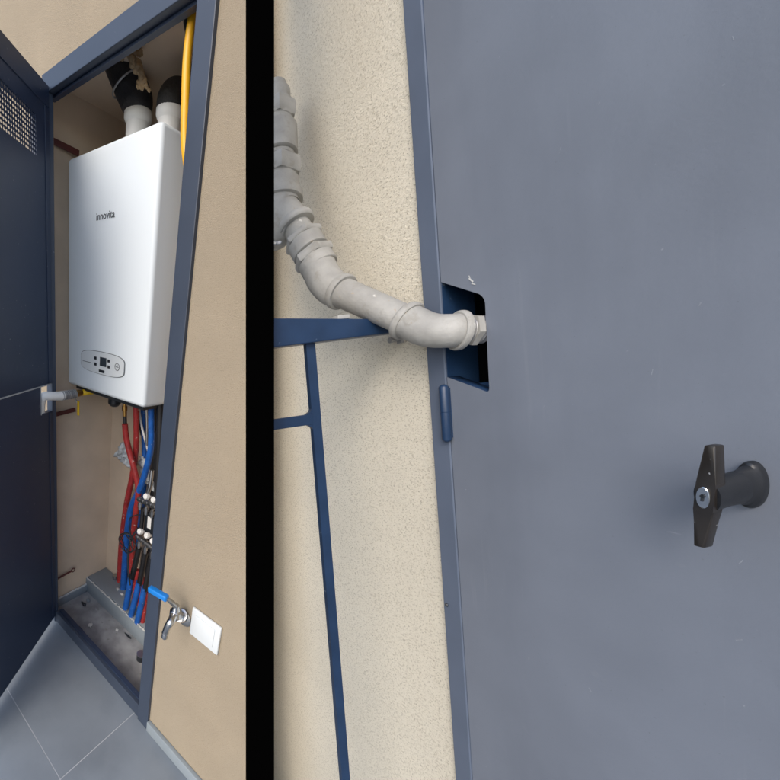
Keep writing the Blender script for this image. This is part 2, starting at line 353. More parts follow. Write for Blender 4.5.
# white flue collars on top
for cx_, cy_ in ((138.5, 112), (170.5, 108)):
    p = P(cx_, cy_, Y=.22); z = BZ1-.002; r = 14.2 * dep(p) / FP
    top = p.z
    b = MB(); b.lathe((p.x, .22, z), (0, 0, 1), [(0, r*.84), (top-z-.035, r*.84), (top-z-.028, r*.95), (top-z-.022, r), (top-z-.006, r), (top-z, r*.95), (top-z, r*.80)]); b.build('flue_collar', 'white_dull', boi)
# flues
def rr(px_w, p, right=False): return px_w * dep(p, right) / FP
pts = [P(138.5, 113, Y=.22), P(137, 103, Y=.215), P(131, 88, Y=.20), P(124, 74, Y=.18), P(118, 62, Y=.165), P(114, 54, Y=.16)]
fl1 = thing('flue_pipe', pts[0], 'black bent flue pipe crowned with tan foam strands, on the left boiler collar', 'flue pipe', group=None)
b = MB(); b.sweep(pts, [rr(13, p) for p in pts[:1]] + [rr(v, p) for v, p in zip((16.5, 17, 16, 15, 13.5), pts[1:])], seg=32); b.build('pipe', 'foam_black', fl1)
b = MB()
p = P(127, 84, Y=.185); d_ = (pts[3]-pts[2]).normalized(); rc = rr(17, p)
up = d_.orthogonal().normalized(); sd2 = d_.cross(up)
b.sweep([p + (up*math.cos(a) + sd2*math.sin(a))*rc for a in [i*math.pi/16 for i in range(33)]], .003, seg=8, smooth=False); b.build('clamp_band', 'zinc', fl1)
b = MB()
for (a0, a1, a2, wd) in (((128, 53), (134, 60), (136, 72), 3.0), ((137, 62), (141, 73), (143, 86), 3.4), ((122, 52), (122, 56), (121.5, 59), 1.8), ((140, 76), (146, 82), (148, 90), 1.6), ((141, 78), (139, 83), (137.5, 87), 1.6), ((130, 50), (136, 53), (141, 53), 2.4), ((127, 49), (131, 52), (133, 66), 2.8)):
    pp = [P(*a, Y=y) for a, y in zip((a0, a1, a2), (.13, .125, .14))]
    n = 14; dense = [pp[0].lerp(pp[1], i/6) if i < 7 else pp[1].lerp(pp[2], (i-6)/7) for i in range(n)]
    for i, pt in enumerate(dense): b.blob(pt + Vector([rnd.uniform(-.003, .003) for _ in range(3)]), rr(wd*1.05, pt)*rnd.uniform(.7, 1.15), jit=.18)
b.build('foam_strand', 'foam_tan', fl1)
b = MB(); a = P(110.5, 64, Y=.135); b.box(a.x-.012, a.x+.011, a.y-.004, a.y+.001, a.z-.022, a.z+.022, bev=.001); b.build('sticker', 'white_dull', fl1)
p = P(170.5, 109, Y=.22)
fl2 = thing('flue_pipe', p, 'short black dome shaped flue elbow on the right collar of the boiler', 'flue pipe')
r = rr(14, p); b = MB()
b.sweep([p - Vector((0, 0, .004)), p + Vector((0, 0, .010)), p + Vector((0, .004, .026)), p + Vector((0, .022, .042)), p + Vector((0, .065, .050)), p + Vector((0, .16, .052))], [r, r*1.02, r*1.04, r*1.06, r*1.04, r], seg=32); b.build('pipe', 'foam_black', fl2)
# yellow gas hose along the post
pts = [P(199, -26, Y=.05), P(196, -4, Y=.05), P(191, 25, Y=.05), P(187, 60, Y=.05), P(185.5, 100, Y=.05), P(185, 140, Y=.05), P(188, 168, Y=.05), P(194, 200, Y=.05), P(204, 250, Y=.06)]
hs = thing('gas_hose', pts[-1], 'orange yellow gas hose running down inside the right post of the cabinet', 'hose')
b = MB(); b.sweep(pts, [rr(4.4, p) for p in pts], seg=20); b.build('tube', 'yellow_pipe', hs)
b = MB(); a = P(190, 32, Y=.048); b.blob(a, .007, (1, 1, 2.2), .3); b.blob(a + Vector((-.004, 0, .010)), .006, jit=.3); b.build('foam_drip', 'foam_tan', hs)
b = MB()
pts = [P(190, -6, Y=.09), P(190.5, 8, Y=.09), P(189, 22, Y=.09), P(190, 36, Y=.10)]
b.sweep(pts, [.014, .015, .015, .010], seg=14); tag(b.build('sleeve', 'foam_black', base=pts[-1]), 'black foam sleeve behind the top of the yellow hose', 'sleeve')

# grey gas pipe entering at the notch, with the yellow valve
p0 = P(42.5, 394, Y=-.035)
gp = thing('gas_pipe', p0, 'short grey gas pipe elbow with yellow lever passing through the open door notch', 'pipe')
pts = [P(40.5, 416, Y=-.072), P(41, 403, Y=-.074), P(44, 396.5, Y=-.070), P(51, 396, Y=-.043), P(57, 396, Y=-.015), P(63, 395.8, Y=.015)]
b = MB(); b.sweep(pts, [rr(4.4, p) for p in pts], seg=20); b.build('elbow', 'white_dull', gp)
a, c = P(60, 396, Y=.0), P(75, 393.8, Y=.08); L_ = (c-a).length; b = MB(); prof = []
for i in range(7): s0 = L_*i/7; prof += [(s0, .0148), (s0+L_/14, .0150), (s0+L_/14+.001, .0205), (s0+L_/7-.001, .0205)]
b.lathe(a, c-a, prof); b.build('union', 'zinc', gp)
b = MB(); e = P(83, 392.5, Y=.13); b.lathe(c, e-c, [(0, .013), (.012, .014), (.02, .016), ((e-c).length, .012)]); b.build('valve_body', 'brass', gp)
b = MB(); g0, g1 = P(81, 393, Y=.12), P(93, 391, Y=.17); b.lathe(g0, g1-g0, [(0, .013), (.01, .0145), ((g1-g0).length, .0145)]); b.build('sleeve', 'yellow', gp)
b = MB(); a = P(78.3, 408.5, Y=.118); b.box(a.x-.0085, a.x+.0085, a.y-.002, a.y+.002, a.z-.033, a.z+.036, bev=.0015)
b.build('lever', 'yellow', gp)
b = MB(); b.sweep([P(75, 398, Y=.11), P(77.2, 403, Y=.117)], .003, seg=10, smooth=False); b.build('lever_stem', 'zinc', gp)

# ================================================================ HOSES BELOW THE BOILER
GRP = 'hoses and pipes below the boiler'
def hose(px, y0, y1, rpx, m, label, name='hose', cat='hose', seg=14, group=GRP):
    n = len(px)
    if px[-1][1] > 565 and 'ledge' not in name and group == GRP and name == 'hose': y1 = min(.385, max(.268, P(*px[-1], Z=.031).y))
    pts = [P(x, y, Y=y0 + (y1-y0)*i/(n-1)) for i, (x, y) in enumerate(px)]
    if px[-1][1] > 565 and name == 'hose' and group == GRP and pts[-1].z > .02: pts[-1].z = .026
    b = MB(); b.sweep(pts, [rr(rpx, p) for p in pts], seg=seg); return tag(b.build(name, m, base=pts[-1]), label, cat, group)
ha = thing('water_hose', P(131, 570, Y=.3), 'red water hose with brass nut, leftmost under the boiler', 'hose', group=GRP)
pts = [P(*p, Y=.24+i*.008) for i, p in enumerate(((125, 424), (126, 436), (129, 450), (134, 468), (138, 486), (137.8, 500), (136, 512), (133, 540), (131, 575)))]
b = MB(); b.sweep(pts, [rr(3.1, p) for p in pts], seg=14); b.build('tube', 'red', ha)
a, c = P(124.6, 403, Y=.24), P(124.8, 416, Y=.24); b = MB(); b.lathe(a, c-a, [(0, .009), (.014, .009), (.0145, .0125), (.034, .0125), (.035, .010), ((c-a).length, .010)], seg=12); b.build('nut', 'brass', ha)
b = MB(); b.lathe(c, P(125, 425, Y=.24)-c, [(0, .0095), (.032, .0095)]); b.build('sleeve', 'hose_black', ha)
hose([(136, 404), (136.3, 440), (134.5, 462), (131, 483), (126, 508), (121.5, 545), (119.5, 580)], .27, .34, 3.0, 'red', 'red water hose crossing behind the one with the brass nut')
hose([(151, 406), (151.3, 440), (149, 458), (143, 480), (137, 495), (131.5, 507), (127.5, 530), (125.5, 555), (123.5, 588)], .20, .33, 3.3, 'blue', 'long blue water hose hanging from the boiler')
hose([(160.5, 404), (160, 440), (158.5, 470), (158, 500)], .22, .24, 4.2, 'hose_black', 'black hose nearest the right post of the cabinet')
hose([(138.5, 406), (141.5, 425), (147, 446), (150, 460)], .30, .33, 1.2, 'white_dull', 'thin white cable slanting under the boiler', 'cable', 'cable')
hose([(146.3, 404), (147, 430), (146.5, 446)], .27, .27, 1.3, 'nickel', 'thin grey drain tube beside the blue hose', 'drain_tube', 'tube')
hose([(137.5, 407), (139.5, 420), (142, 435)], .34, .36, 1.7, 'hose_black', 'short black cable behind the red hose', 'cable', 'cable')
hose([(154, 408), (154.5, 450), (153, 500), (149, 560), (146, 600)], .33, .35, 3.2, 'hose_black', 'black hose running behind both manifolds down to the ledge')
hose([(157, 430), (157, 480), (154, 530), (150, 570)], .30, .33, 2.6, 'hose_black', 'black hose between the manifolds and the right post')
hose([(143, 410), (144, 440), (145, 470), (143, 500), (139, 525), (134, 560), (130, 582)], .34, .36, 2.6, 'blue', 'blue hose far back between the red hoses and the manifolds')
hose([(152, 470), (150, 486), (147, 495)], .26, .25, 2.2, 'nickel', 'short nickel pipe entering the upper manifold', 'connector_pipe', 'pipe')
hose([(143, 508), (142, 520), (141, 530)], .26, .25, 2.0, 'hose_black', 'short black link between the upper and lower manifolds', 'hose', 'hose')
hose([(130, 585), (128, 560), (131, 540), (138, 528)], .23, .24, 1.0, 'dark', 'thin black wire looping up to the lower manifold', 'wire', 'wire')
for (x, y, yy, lab) in ((119.3, 576, .30, 'small grey collar at the foot of the left red hose'), (123.6, 583, .285, 'small grey collar at the foot of the long blue hose'), (131.2, 590, .28, 'small grey collar at the foot of the brass nut hose')):
    a = P(x, y, Z=.031); a.y = min(.38, max(a.y, .272)); b = MB(); b.lathe(a, (0, 0, 1), [(0, .0155), (.010, .0165), (.022, .0155)], 16); tag(b.build('hose_collar', 'nickel', base=a), lab, 'collar', 'collars where the hoses meet the ledge')
b = MB(); a = P(114.5, 402, Y=.25); b.lathe(a + Vector((0, 0, .03)), (0, 0, -1), [(0, .03), (.036, .03), (.048, .020), (.052, .01)]); tag(b.build('pump_cap', 'dark', base=a), 'dark round pump cap poking out under the boiler', 'cap')
# lower sleeves from the ledge up to the manifold
def sleeve(px, y, rpx, m, lab, name): return hose(px, y, y, rpx, m, lab, name, 'sleeve', group='sleeved pipes rising from the ledge')
for i, (a, c, lab) in enumerate((((131, 577), (125.5, 608), 'bright blue sleeve on a pipe, farthest left of three at the ledge'), ((139, 582), (131, 615), 'bright blue sleeve on a pipe, middle of three at the ledge'), ((144.5, 587), (137.3, 622), 'bright blue sleeve on a pipe, nearest the right post'))):
    sleeve([a, ((a[0]+c[0])/2+.4, (a[1]+c[1])/2), c], .265, 3.1, 'blue', lab, 'blue_sleeve')
for a, c, lab in (((139, 548), (132, 578), 'black sleeve above the left blue sleeve'), ((145.5, 552), (139.5, 584), 'black sleeve above the middle blue sleeve'), ((151.5, 556), (145, 590), 'black sleeve above the right blue sleeve')):
    sleeve([a, ((a[0]+c[0])/2, (a[1]+c[1])/2), c], .268, 2.9, 'hose_black', lab, 'black_sleeve')
for a, c, lab in (((137.5, 570), (134, 600), 'dark red pipe between the left and middle blue sleeves'), ((143.5, 578), (139.5, 606), 'dark red pipe between the middle and right blue sleeves'), ((147, 592), (142.5, 622), 'dark red pipe at the foot of the right post')):
    sleeve([a, ((a[0]+c[0])/2, (a[1]+c[1])/2), c], .285, 2.4, 'red', lab, 'red_pipe')
# manifolds
def manifold(px, lab, down):
    q0 = P(*px[0], Y=.25); mo = thing('pipe_manifold', q0, lab, 'manifold', group='valve manifolds inside the cabinet')
    q1 = P(*px[1], Y=.25); b = MB(); d = q1-q0; n = 10; prof = []
    for i in range(n): prof += [(d.length*i/n, .011 if i % 2 else .0135), (d.length*(i+1)/n-.0005, .011 if i % 2 else .0135)]
    b.lathe(q0, d, prof, 16); b.build('bar', 'nickel', mo)
    for c in px[2:]:
        a = P(*c, Y=.225); b = MB(); b.lathe(a, (-.15, -.9, .35), [(-.02, .006), (-.006, .006), (-.005, .0135), (.010, .0135), (.013, .011)], 16); b.build('valve_knob', 'white_dull', mo)
    for c in down:
        a = P(*c, Y=.25); b = MB(); b.lathe(a+Vector((0, 0, .022)), (0, 0, -1), [(0, .006), (.012, .006), (.013, .0105), (.03, .0105), (.031, .008), (.045, .008)], 6); b.build('fitting', 'nickel', mo)
manifold([(139, 499), (158, 508), (147, 496.5), (154.5, 500)], 'upper nickel manifold with two white valve knobs', [(140, 505), (146, 510), (152, 513)])
manifold([(137, 536), (156, 551), (140.8, 531.5), (147.7, 535.5), (153.5, 541)], 'lower nickel manifold with three white valve knobs', [(139, 544), (145.3, 549), (151.5, 554)])
b = MB(); a = P(149, 524, Y=.262); b.box(a.x-.035, a.x+.05, a.y, a.y+.05, a.z-.055, a.z+.05, bev=.004); co = b.build('control_box', 'dark', base=a); tag(co, 'small black box with a white sticker between the two manifolds', 'box')
b = MB(); a = P(149.3, 523, Y=.2605); b.box(a.x-.012, a.x+.011, a.y-.001, a.y+.001, a.z-.030, a.z+.030); b.build('sticker', 'white_dull', co, smooth=False)
# black cable coil
b = MB(); c0 = P(127, 543, Y=.235)
pts = [P(140, 515, Y=.24), P(135, 515.5, Y=.235), P(129, 521, Y=.235)]
for i in range(0, 49):
    a = math.pi*.75 + i*math.pi/8*1.0; pts.append(c0 + Vector((-.050*math.cos(a)*(1+.05*math.sin(i*.7)), .012*math.sin(i*.9), .048*math.sin(a)*(1+.06*math.cos(i*.5)) )))
b.sweep(pts, .0028, seg=8, sub=3); tag(b.build('cable_coil', 'dark', base=c0), 'loosely coiled black cable hanging in front of the red and blue hoses', 'cable')
# crumpled plastic bag behind the hoses
def crumple(outline, Y, name, lab):
    b = MB(); pts = [P(*p, Y=Y) for p in outline]; c = sum(pts, Vector())/len(pts); bm_ = bmesh.new()
    n = len(pts); R_ = 6; rings = []
    for k in range(1, R_+1):
        ring = []
        for i in range(n*4):
            t = i/4; p = pts[int(t) % n].lerp(pts[(int(t)+1) % n], t - int(t)); v = c.lerp(p, k/R_)
            ring.append(bm_.verts.new(v + Vector((rnd.uniform(-.003, .003), rnd.uniform(-.011, .011), rnd.uniform(-.003, .003)))))
        rings.append(ring)
    cv = bm_.verts.new(c + Vector((0, -.015, 0))); m_ = n*4
    for i in range(m_): bm_.faces.new((cv, rings[0][i], rings[0][(i+1) % m_]))
    for k in range(R_-1):
        for i in range(m_): bm_.faces.new((rings[k][i], rings[k+1][i], rings[k+1][(i+1) % m_], rings[k][(i+1) % m_]))
    b.merge(bm_); o = b.build(name, 'plastic_bag', base=c, angle=60); sm_ = o.modifiers.new('t', 'SOLIDIFY'); sm_.thickness = .0008
    tag(o, lab, 'bag')
crumple([(123, 441), (127, 446), (131, 452), (134, 470), (127, 467), (121, 463), (115, 456), (118, 448)], .33, 'plastic_bag', 'crumpled clear plastic bag behind the red hoses')
crumple([(140, 455), (146, 459), (150, 470), (153, 482), (160, 492), (158, 498), (149, 487), (143, 480), (139, 468)], .335, 'plastic_wrap', 'strip of clear plastic wrap hanging behind the blue hose')
# rubble on the cabinet floor
def chip(px, Z, r, m, lab, sc=(1, 1, .5)):
    p = P(*px, Z=Z); b = MB(); b.blob(p, r, sc, .35); tag(b.build('rubble', m, base=p), lab, 'rubble', 'rubble on the cabinet floor')
chip((90.5, 625), -.060, .012, 'caulk', 'white plaster crumb in the middle of the cabinet floor')
chip((84, 604), -.058, .014, 'dark', 'dark rubber scrap near the left end of the cabinet floor', (1.6, .7, .5))
chip((88, 600), -.055, .011, 'skirt', 'grey tile chip beside the dark scrap', (1.3, 1, .6))
chip((80, 629), -.062, .012, 'dark', 'flat dark flake by the front sill', (2, .8, .2))
chip((117, 630), -.062, .008, 'caulk', 'tiny pale crumb near the ledge')
chip((97, 609), -.062, .009, 'cement', 'grey crumb behind the plaster crumb', (1.5, 1, .3))
chip((128, 636), -.062, .011, 'dark', 'thin dark shaving right of the tiny crumb', (2.2, .5, .2))
p = P(141, 657, Z=-.05); st = thing('drain_stub', p, 'dark drain stub with white rim on the cabinet floor by the right post', 'pipe')
b = MB(); b.lathe(p-Vector((0, 0, .012)), (0, 0, 1), [(0, .022), (.03, .022), (.03, .017)]); b.build('tube', 'dark', st)
b = MB(); b.lathe(p+Vector((0, 0, .0185)), (0, 0, 1), [(0, .0225), (.004, .0225), (.004, .019)]); b.build('rim', 'nickel', st)
b = MB()
for x, y, r in ((118, 589, .010), (122, 594, .007), (127, 605, .007), (131, 611, .007), (137, 618, .006), (145, 619, .006)):
    b = MB(); b.blob(P(x, y, Z=.032), r, (1.3, 1, .7), .3); b.build('mortar_patch', 'caulk', cab)

# ================================================================ TAP, SWITCH, SKIRTING ON THE WALL
wp = P(184.5, 617, Y=0)
tap = thing('garden_tap', wp, 'chrome wall tap with bright blue lever beside the white switch plate', 'tap')
b = MB(); b.lathe(wp + Vector((0, -.001, 0)), (0, -1, 0), [(0, .031), (.004, .031), (.010, .022), (.012, .016)], 32); b.build('escutcheon', 'nickel', tap)
bd = P(175.5, 613, Y=-.06)
b = MB(); b.lathe(wp, bd - wp, [(.008, .017), (.02, .017), (.021, .021), (.036, .021), (.037, .015), (.075, .015)], 24); b.lathe(bd + Vector((0, 0, -.018)), (0, 0, 1), [(0, .013), (.004, .019), (.026, .019), (.030, .014), (.042, .011), (.048, .010)], 24)
b.build('valve_body', 'chrome', tap)
sp = [bd + Vector((0, -.005, -.004)), P(170.5, 622, Y=-.10), P(166.5, 629, Y=-.105), P(164.5, 637, Y=-.105)]
b = MB(); b.sweep(sp, [.013, .012, .0105, .0105], seg=16); b.build('spout', 'chrome', tap)
b = MB(); a, c = P(165.6, 631, Y=-.105), P(164, 640, Y=-.105); b.lathe(a, c-a, [(0, .0105), (.008, .0115), (.009, .009), (.022, .009), (.0225, .0075), (.030, .0075)], 16); b.build('nozzle', 'chrome', tap)
lv0, lv1 = P(167.5, 598.8, Y=-.095), P(149.5, 588.3, Y=-.10)
d = (lv1-lv0); ln = d.length; d.normalize(); yv = Vector((0, 0, 1)).cross(d).normalized(); zv = d.cross(yv)
mt = Matrix(((d.x, yv.x, zv.x, lv0.x), (d.y, yv.y, zv.y, lv0.y), (d.z, yv.z, zv.z, lv0.z), (0, 0, 0, 1)))
b = MB(); b.box(0, ln, -.010, .010, -.0095, .0095, mt, bev=.004); b.build('lever_grip', 'bright_blue', tap)
b = MB(); b.sweep([bd + Vector((0, 0, .026)), bd.lerp(lv0, .55) + Vector((0, 0, .012)), lv0 + d*.004], [.009, .0075, .006], seg=10); b.build('lever_stem', 'nickel', tap)
sw = thing('light_switch', (.928, 0, .613), 'square white light switch plate on the tan wall right of the tap', 'switch')
b = MB(); b.box(.8715, .9845, -.010, -.0005, .5585, .6645, bev=.003); b.build('plate', 'panel', sw)
b = MB(); b.box(.8905, .9655, -.0125, -.0101, .577, .646, bev=.0012); b.build('rocker', 'panel', sw)
b = MB(); b.box(.7285, wx(-.04)+.02, -.016, -.0005, FZ+.0005, -.010, bev=.0015); tag(b.build('skirting_board', 'skirt', base=(.9, 0, FZ), frame=FL), 'grey blue tile skirting at the foot of the tan wall', 'skirting')
b = MB(); b.box(-4.1, -.046, -.016, -.0005, FZ+.0005, .02, bev=.0015); tag(b.build('skirting_board', 'skirt', base=(-1, 0, FZ)), 'grey tile skirting behind the open door', 'skirting')

# ================================================================ BLACK STRIP ADDED TO DIVIDE THE TWO HALVES, NOT PART OF THE PLACE
C4 = RLi.to_4x4(); C4.translation = CAM
z0 = .50; xa, xb = (245.8-PX)/FP*z0, (274.2-PX)/FP*z0
ray = Vector(((260-PX)/FP, 0, 1)).normalized() * .10
bm_ = bmesh.new(); vs = []
for yy in (-1.6, 2.0):
    for pxx, off in ((xa, 0), (xb, 0), (xb-.0012, 1), (xa+.0012, 1)):
        v = Vector((pxx, yy, z0)) + ray*off; vs.append(C4 @ v)
vv = [bm_.verts.new(v) for v in vs]
for f in ((0,1,2,3),(4,7,6,5),(0,4,5,1),(1,5,6,2),(2,6,7,3),(3,7,4,0)): bm_.faces.new([vv[i] for i in f])
b = MB(); b.merge(bm_); tag(b.build('added_divider_strip', 'black', base=sum(vs[4:], Vector())/4, smooth=False), 'matte black divider strip added between the open cabinet and the pale stucco wall', 'divider strip')

# ================================================================ RIGHT HALF: stucco wall, door, pipe, railing (own frame: X along the wall, Y into it, Z up)
fwR = .0285
b = MB(); b.prism([(-1.0, -1.7), (-fwR, -1.7), (-fwR, 1.2), (-.34, 1.2), (-.40, .79), (-.585, -.02)], .006, .06)
tag(b.build('stucco_wall', 'stucco', base=(-.4, .05, -1.7), frame=FR, smooth=False), 'pale cream rough stucco wall left of the grey blue door', 'wall')
rd_ = thing('metal_door', (0, 0, -1.2), 'large closed grey blue metal door with a pipe notch and black T handle', 'door', FR)
b = MB(); b.prism(rect(-fwR, -.0012, -1.2, 1.0), -.0015, .05); b.build('frame', 'door_frame_with_sheen', rd_, smooth=False, bev=.0012)
TLc, TRc, BRc, BLc = Q(442.5, 281.5, Y=0), Q(484, 296, Y=0), Q(489.5, 393.5, Y=0), Q(450, 377, Y=0)
hx0 = .0; corner = Q(478, 293.5, Y=0)
sd_pts = [(0.0, TLc.z), (corner.x, corner.z)]
cr = []
c1 = Vector((corner.x, 0, corner.z)); c2 = Vector((TRc.x, 0, TRc.z)); c3 = Q(485.2, 303, Y=0)
for i in range(1, 7):
    t = i/6; v = c1*(1-t)**2 + c2*2*t*(1-t) + c3*t*t; cr.append((v.x, v.z))
br = Q(489.3, 388, Y=0); brc = []
b2_ = Q(484, 391, Y=0)
for i in range(0, 7):
    t = i/6; v = br*(1-t)**2 + BRc*2*t*(1-t) + b2_*t*t; brc.append((v.x, v.z))
hole = sd_pts + cr + brc + [(0.0, BLc.z)]
DX1 = .75
b = MB(); tkR = .0012
b.prism([(0, 1.0)] + hole[:1] + sd_pts[1:] + cr[:] + [(DX1, cr[-1][1]), (DX1, 1.0)], 0, tkR)
b.prism([(cr[-1][0], cr[-1][1])] + brc[:1] + [(DX1, brc[0][1]), (DX1, cr[-1][1])], 0, tkR)
b.prism(brc + [(0, BLc.z), (0, -1.2), (DX1, -1.2), (DX1, brc[0][1])], 0, tkR)
bmesh.ops.remove_doubles(b.bm, verts=b.bm.verts, dist=1e-6)
leaf = b.build('leaf', 'door_paint_with_sheen', rd_, smooth=False)
# hole reveal: folded lip around the cut and jamb seen through it
lip = [(0, TLc.z)] + [(corner.x, corner.z)] + cr + brc + [(0, BLc.z)]
bm_ = bmesh.new(); fa = [bm_.verts.new((x, .0013, z)) for x, z in lip]; fb = [bm_.verts.new((x, .016, z)) for x, z in lip]
for i in range(len(lip)-1):
    bm_.faces.new((fa[i], fa[i+1], fb[i+1], fb[i]))
b = MB(); b.merge(bm_); lp = b.build('notch_lip', 'rail_blue', rd_, smooth=True); s_ = lp.modifiers.new('t', 'SOLIDIFY'); s_.thickness = .0012; s_.offset = 0
b = MB(); b.box(-.0011, -.0004, .0014, .0495, BLc.z-.012, TLc.z+.03); b.box(.001, .06, .0165, .030, BLc.z-.034, BLc.z-.012); b.build('jamb', 'rail_blue', rd_, smooth=False)
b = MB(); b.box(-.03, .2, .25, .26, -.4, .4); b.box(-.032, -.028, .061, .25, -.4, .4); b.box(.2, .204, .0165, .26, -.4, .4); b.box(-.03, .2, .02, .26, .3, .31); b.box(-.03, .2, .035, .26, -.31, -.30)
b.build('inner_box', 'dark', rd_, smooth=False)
# hinge
hp0, hp1, hm = Q(443.2, 384.5, Y=-.006), Q(447.3, 442, Y=-.006), Q(445.4, 412, Y=-.006)
hx = (hp0.x+hp1.x)/2; rh = .0058
b = MB()
def cap_prof(L__, r): return [(0, r*.3), (r*.25, r*.75), (r*.7, r), (L__-.0004, r), (L__, r*.92)]
b.lathe((hx, -.006, hp0.z), (0, 0, -1), cap_prof(hp0.z-hm.z, rh)); b.lathe((hx, -.006, hp1.z), (0, 0, 1), cap_prof(hm.z-hp1.z, rh)); b.box(hx-.004, hx+.004, -.008, .0, hp1.z+.006, hp0.z-.006)
b.build('hinge', 'rail_blue', rd_)
b = MB(); a = Q(446.5, 605, Y=-.003); b.blob(a, .0024, (1, .8, 1), .15); b.build('screw', 'dark', rd_)
# paint chips by the notch
b = MB()
for x, y, w_, a_ in ((471, 280, .0022, .9), (473.5, 284, .0014, .5), (469.5, 277, .0011, 1.3)):
    p = Q(x, y, Y=-.0004); b.box(-w_*1.8, w_*1.8, -.0002, .0002, -w_*.35, w_*.35, Matrix.Translation(p) @ Matrix.Rotation(a_, 4, 'Y'))
b.build('paint_chip', 'caulk', rd_, smooth=False)
# scuffs on the leaf
for x, y, w_, h_, a_, nm in ((741, 562, .0007, .004, .5, 'scuff'), (744, 706, .0010, .0014, .3, 'scuff'), (739, 640, .0008, .004, .9, 'scuff'), (652, 372, .0006, .005, .2, 'scuff'), (733, 38, .0005, .003, -.2, 'scuff'), (700, 304, .0009, .003, .4, 'scuff'), (560, 150, .0006, .005, .3, 'scuff'), (590, 690, .0007, .004, -.6, 'scuff')):
    p = Q(x, y, Y=-.0003); b = MB(); n = 9; o_ = []
    for i in range(n): o_.append((-w_/2*rnd.uniform(.4, 1.2), -h_/2 + h_*i/(n-1)))
    for i in range(n): o_.append((w_/2*rnd.uniform(.4, 1.2), h_/2 - h_*i/(n-1)))
    b.prism(o_, .0002, .00028, Matrix.Translation(p) @ Matrix.Rotation(a_, 4, 'Y')); b.build(nm, 'dried_paint', rd_, smooth=False)
# T handle
hc = Q(754, 484, Y=0); gc = Q(704, 497.5, Y=-.043)
th = thing('door_handle', hc, 'black T handle with silver key lock', 'handle', FR); th['_b'] = hc
th.parent = rd_; th.matrix_basis = Matrix.Translation(hc - Vector((0, 0, -1.2))); 
for k in ('label', 'category'): del th[k]
HM = Matrix.Translation(hc)
b = MB(); b.lathe(hc + Vector((0, -.0003, 0)), (0, -1, 0), [(0, .0175), (.003, .0178), (.0055, .0168), (.0065, .0150), (.0140, .0128), (.018, .0122)], 40); b.squash(hc, .38); b.build('flange', 'handle_black', th)
ax = (gc - hc).normalized()
b = MB(); b.lathe(hc + Vector((0, -.014, 0)), Vector((gc.x-hc.x, gc.y+.014, gc.z-hc.z)), [(0, .0122), (.004, .0124), (.012, .0116), (.022, .0118), (.0265, .0118)], 32); b.squash(hc, .55, ax); b.build('neck', 'handle_black', th)
hl, cwid, ewid, td = .0385, .0044, .0026, .0085
tilt = Matrix.Translation(gc) @ Matrix.Rotation(math.radians(4), 4, 'Y')
out = [(-ewid, -hl), (ewid, -hl), (cwid*1.05, -.010), (cwid*1.05, .010), (ewid, hl), (-ewid, hl), (-cwid, .010), (-cwid, -.010)]
b = MB(); b.prism(out, 0, td, tilt, bev=.0012); b.build('grip', 'handle', th)
b = MB(); b.lathe(tilt @ Vector((0, .0003, 0)), (0, -1, 0), [(0, .0080), (.0012, .0080), (.0016, .0074)], 32); b.squash(tilt.translation, .40); lk = b.build('lock_cylinder', 'chrome', th)
b = MB(); b.box(-.0006, .0006, -.0019, -.0014, -.0026, .0026, tilt); b.lathe(tilt @ Vector((0, -.0014, .0012)), (0, -1, 0), [(0, .0012), (.0005, .0012)], 16); b.build('keyhole', 'dark', th, smooth=False)

# ---- gas pipe assembly outside
def cq(px, py, D): return Q(px, py, D=D)
pth = {'nut': Q(480, 330, Y=.012)}
n0 = Q(485, 329.5, Y=.014); n1 = Q(460, 330.5, Y=-.013)
elb = [n1 + (n0-n1)*.06, n1 - (n0-n1)*.18, n1 - (n0-n1)*.42 + Vector((0, .0012, -.0002)), Q(436, 331, D=.474), Q(424, 328.5, D=.487), Q(408, 321.5, D=.508)]
gas = thing('gas_pipe', n1, 'thick grey painted gas pipe with elbows bending from the wall into the door notch', 'pipe', FR)
def rq(v, p): return v * dep(p, True) / FP
b = MB(); b.sweep(elb, [rq(16.3, p) for p in elb], seg=40, sub=10); b.build('elbow', 'grey_pipe', gas)
def collar(c, d, r, t, name='collar', m='grey_pipe', hexa=False):
    b = MB(); d = Vector(d).normalized()
    b.lathe(Vector(c) - d*t/2, d, [(0, r*.93), (t*.15, r*.985), (t*.35, r), (t*.65, r), (t*.85, r*.985), (t, r*.93)], 6 if hexa else 40); return b.build(name, m, gas)
collar(n1 - (n0-n1)*.04, n1-n0, rq(19.5, n1), .008)
# threaded nut in the notch
b = MB(); d = (n1-n0); L_ = d.length; prof = []
for i in range(6): prof += [(L_*i/6, rq(12.2, n0)), (L_*(i+.5)/6, rq(13.6, n0))]
b.lathe(n0, d, prof + [(L_, rq(14.5, n0))], 32); b.build('threaded_nipple', 'zinc', gas)
b = MB(); b.lathe(n1.lerp(n0, .50), d, [(-.004, rq(14.5, n0)), (-.0032, rq(16, n0)), (.0032, rq(16, n0)), (.004, rq(14.5, n0))], 6); b.build('lock_nut', 'grey_pipe', gas)
e1 = Q(408, 321.5, D=.508); e0 = Q(341, 292, D=.60)
collar(e1.lerp(e0, .015), e0-e1, rq(19, e1), .010)
b = MB(); b.sweep([e1, e0], [rq(14, e1), rq(14, e0)], seg=40, smooth=False); b.build('straight_pipe', 'grey_pipe', gas)
collar(e0, e0-e1, rq(17.5, e0), .012)
bend = [Q(342, 292.5, D=.599), Q(333, 288.5, D=.612), Q(324, 279, D=.625), Q(318, 266, D=.635), Q(315, 258, D=.64)]
b = MB(); b.sweep(bend, [rq(v, p) for v, p in zip((15.5, 16.2, 16.2, 15.5, 15), bend)], seg=40); b.build('bend', 'grey_pipe', gas)
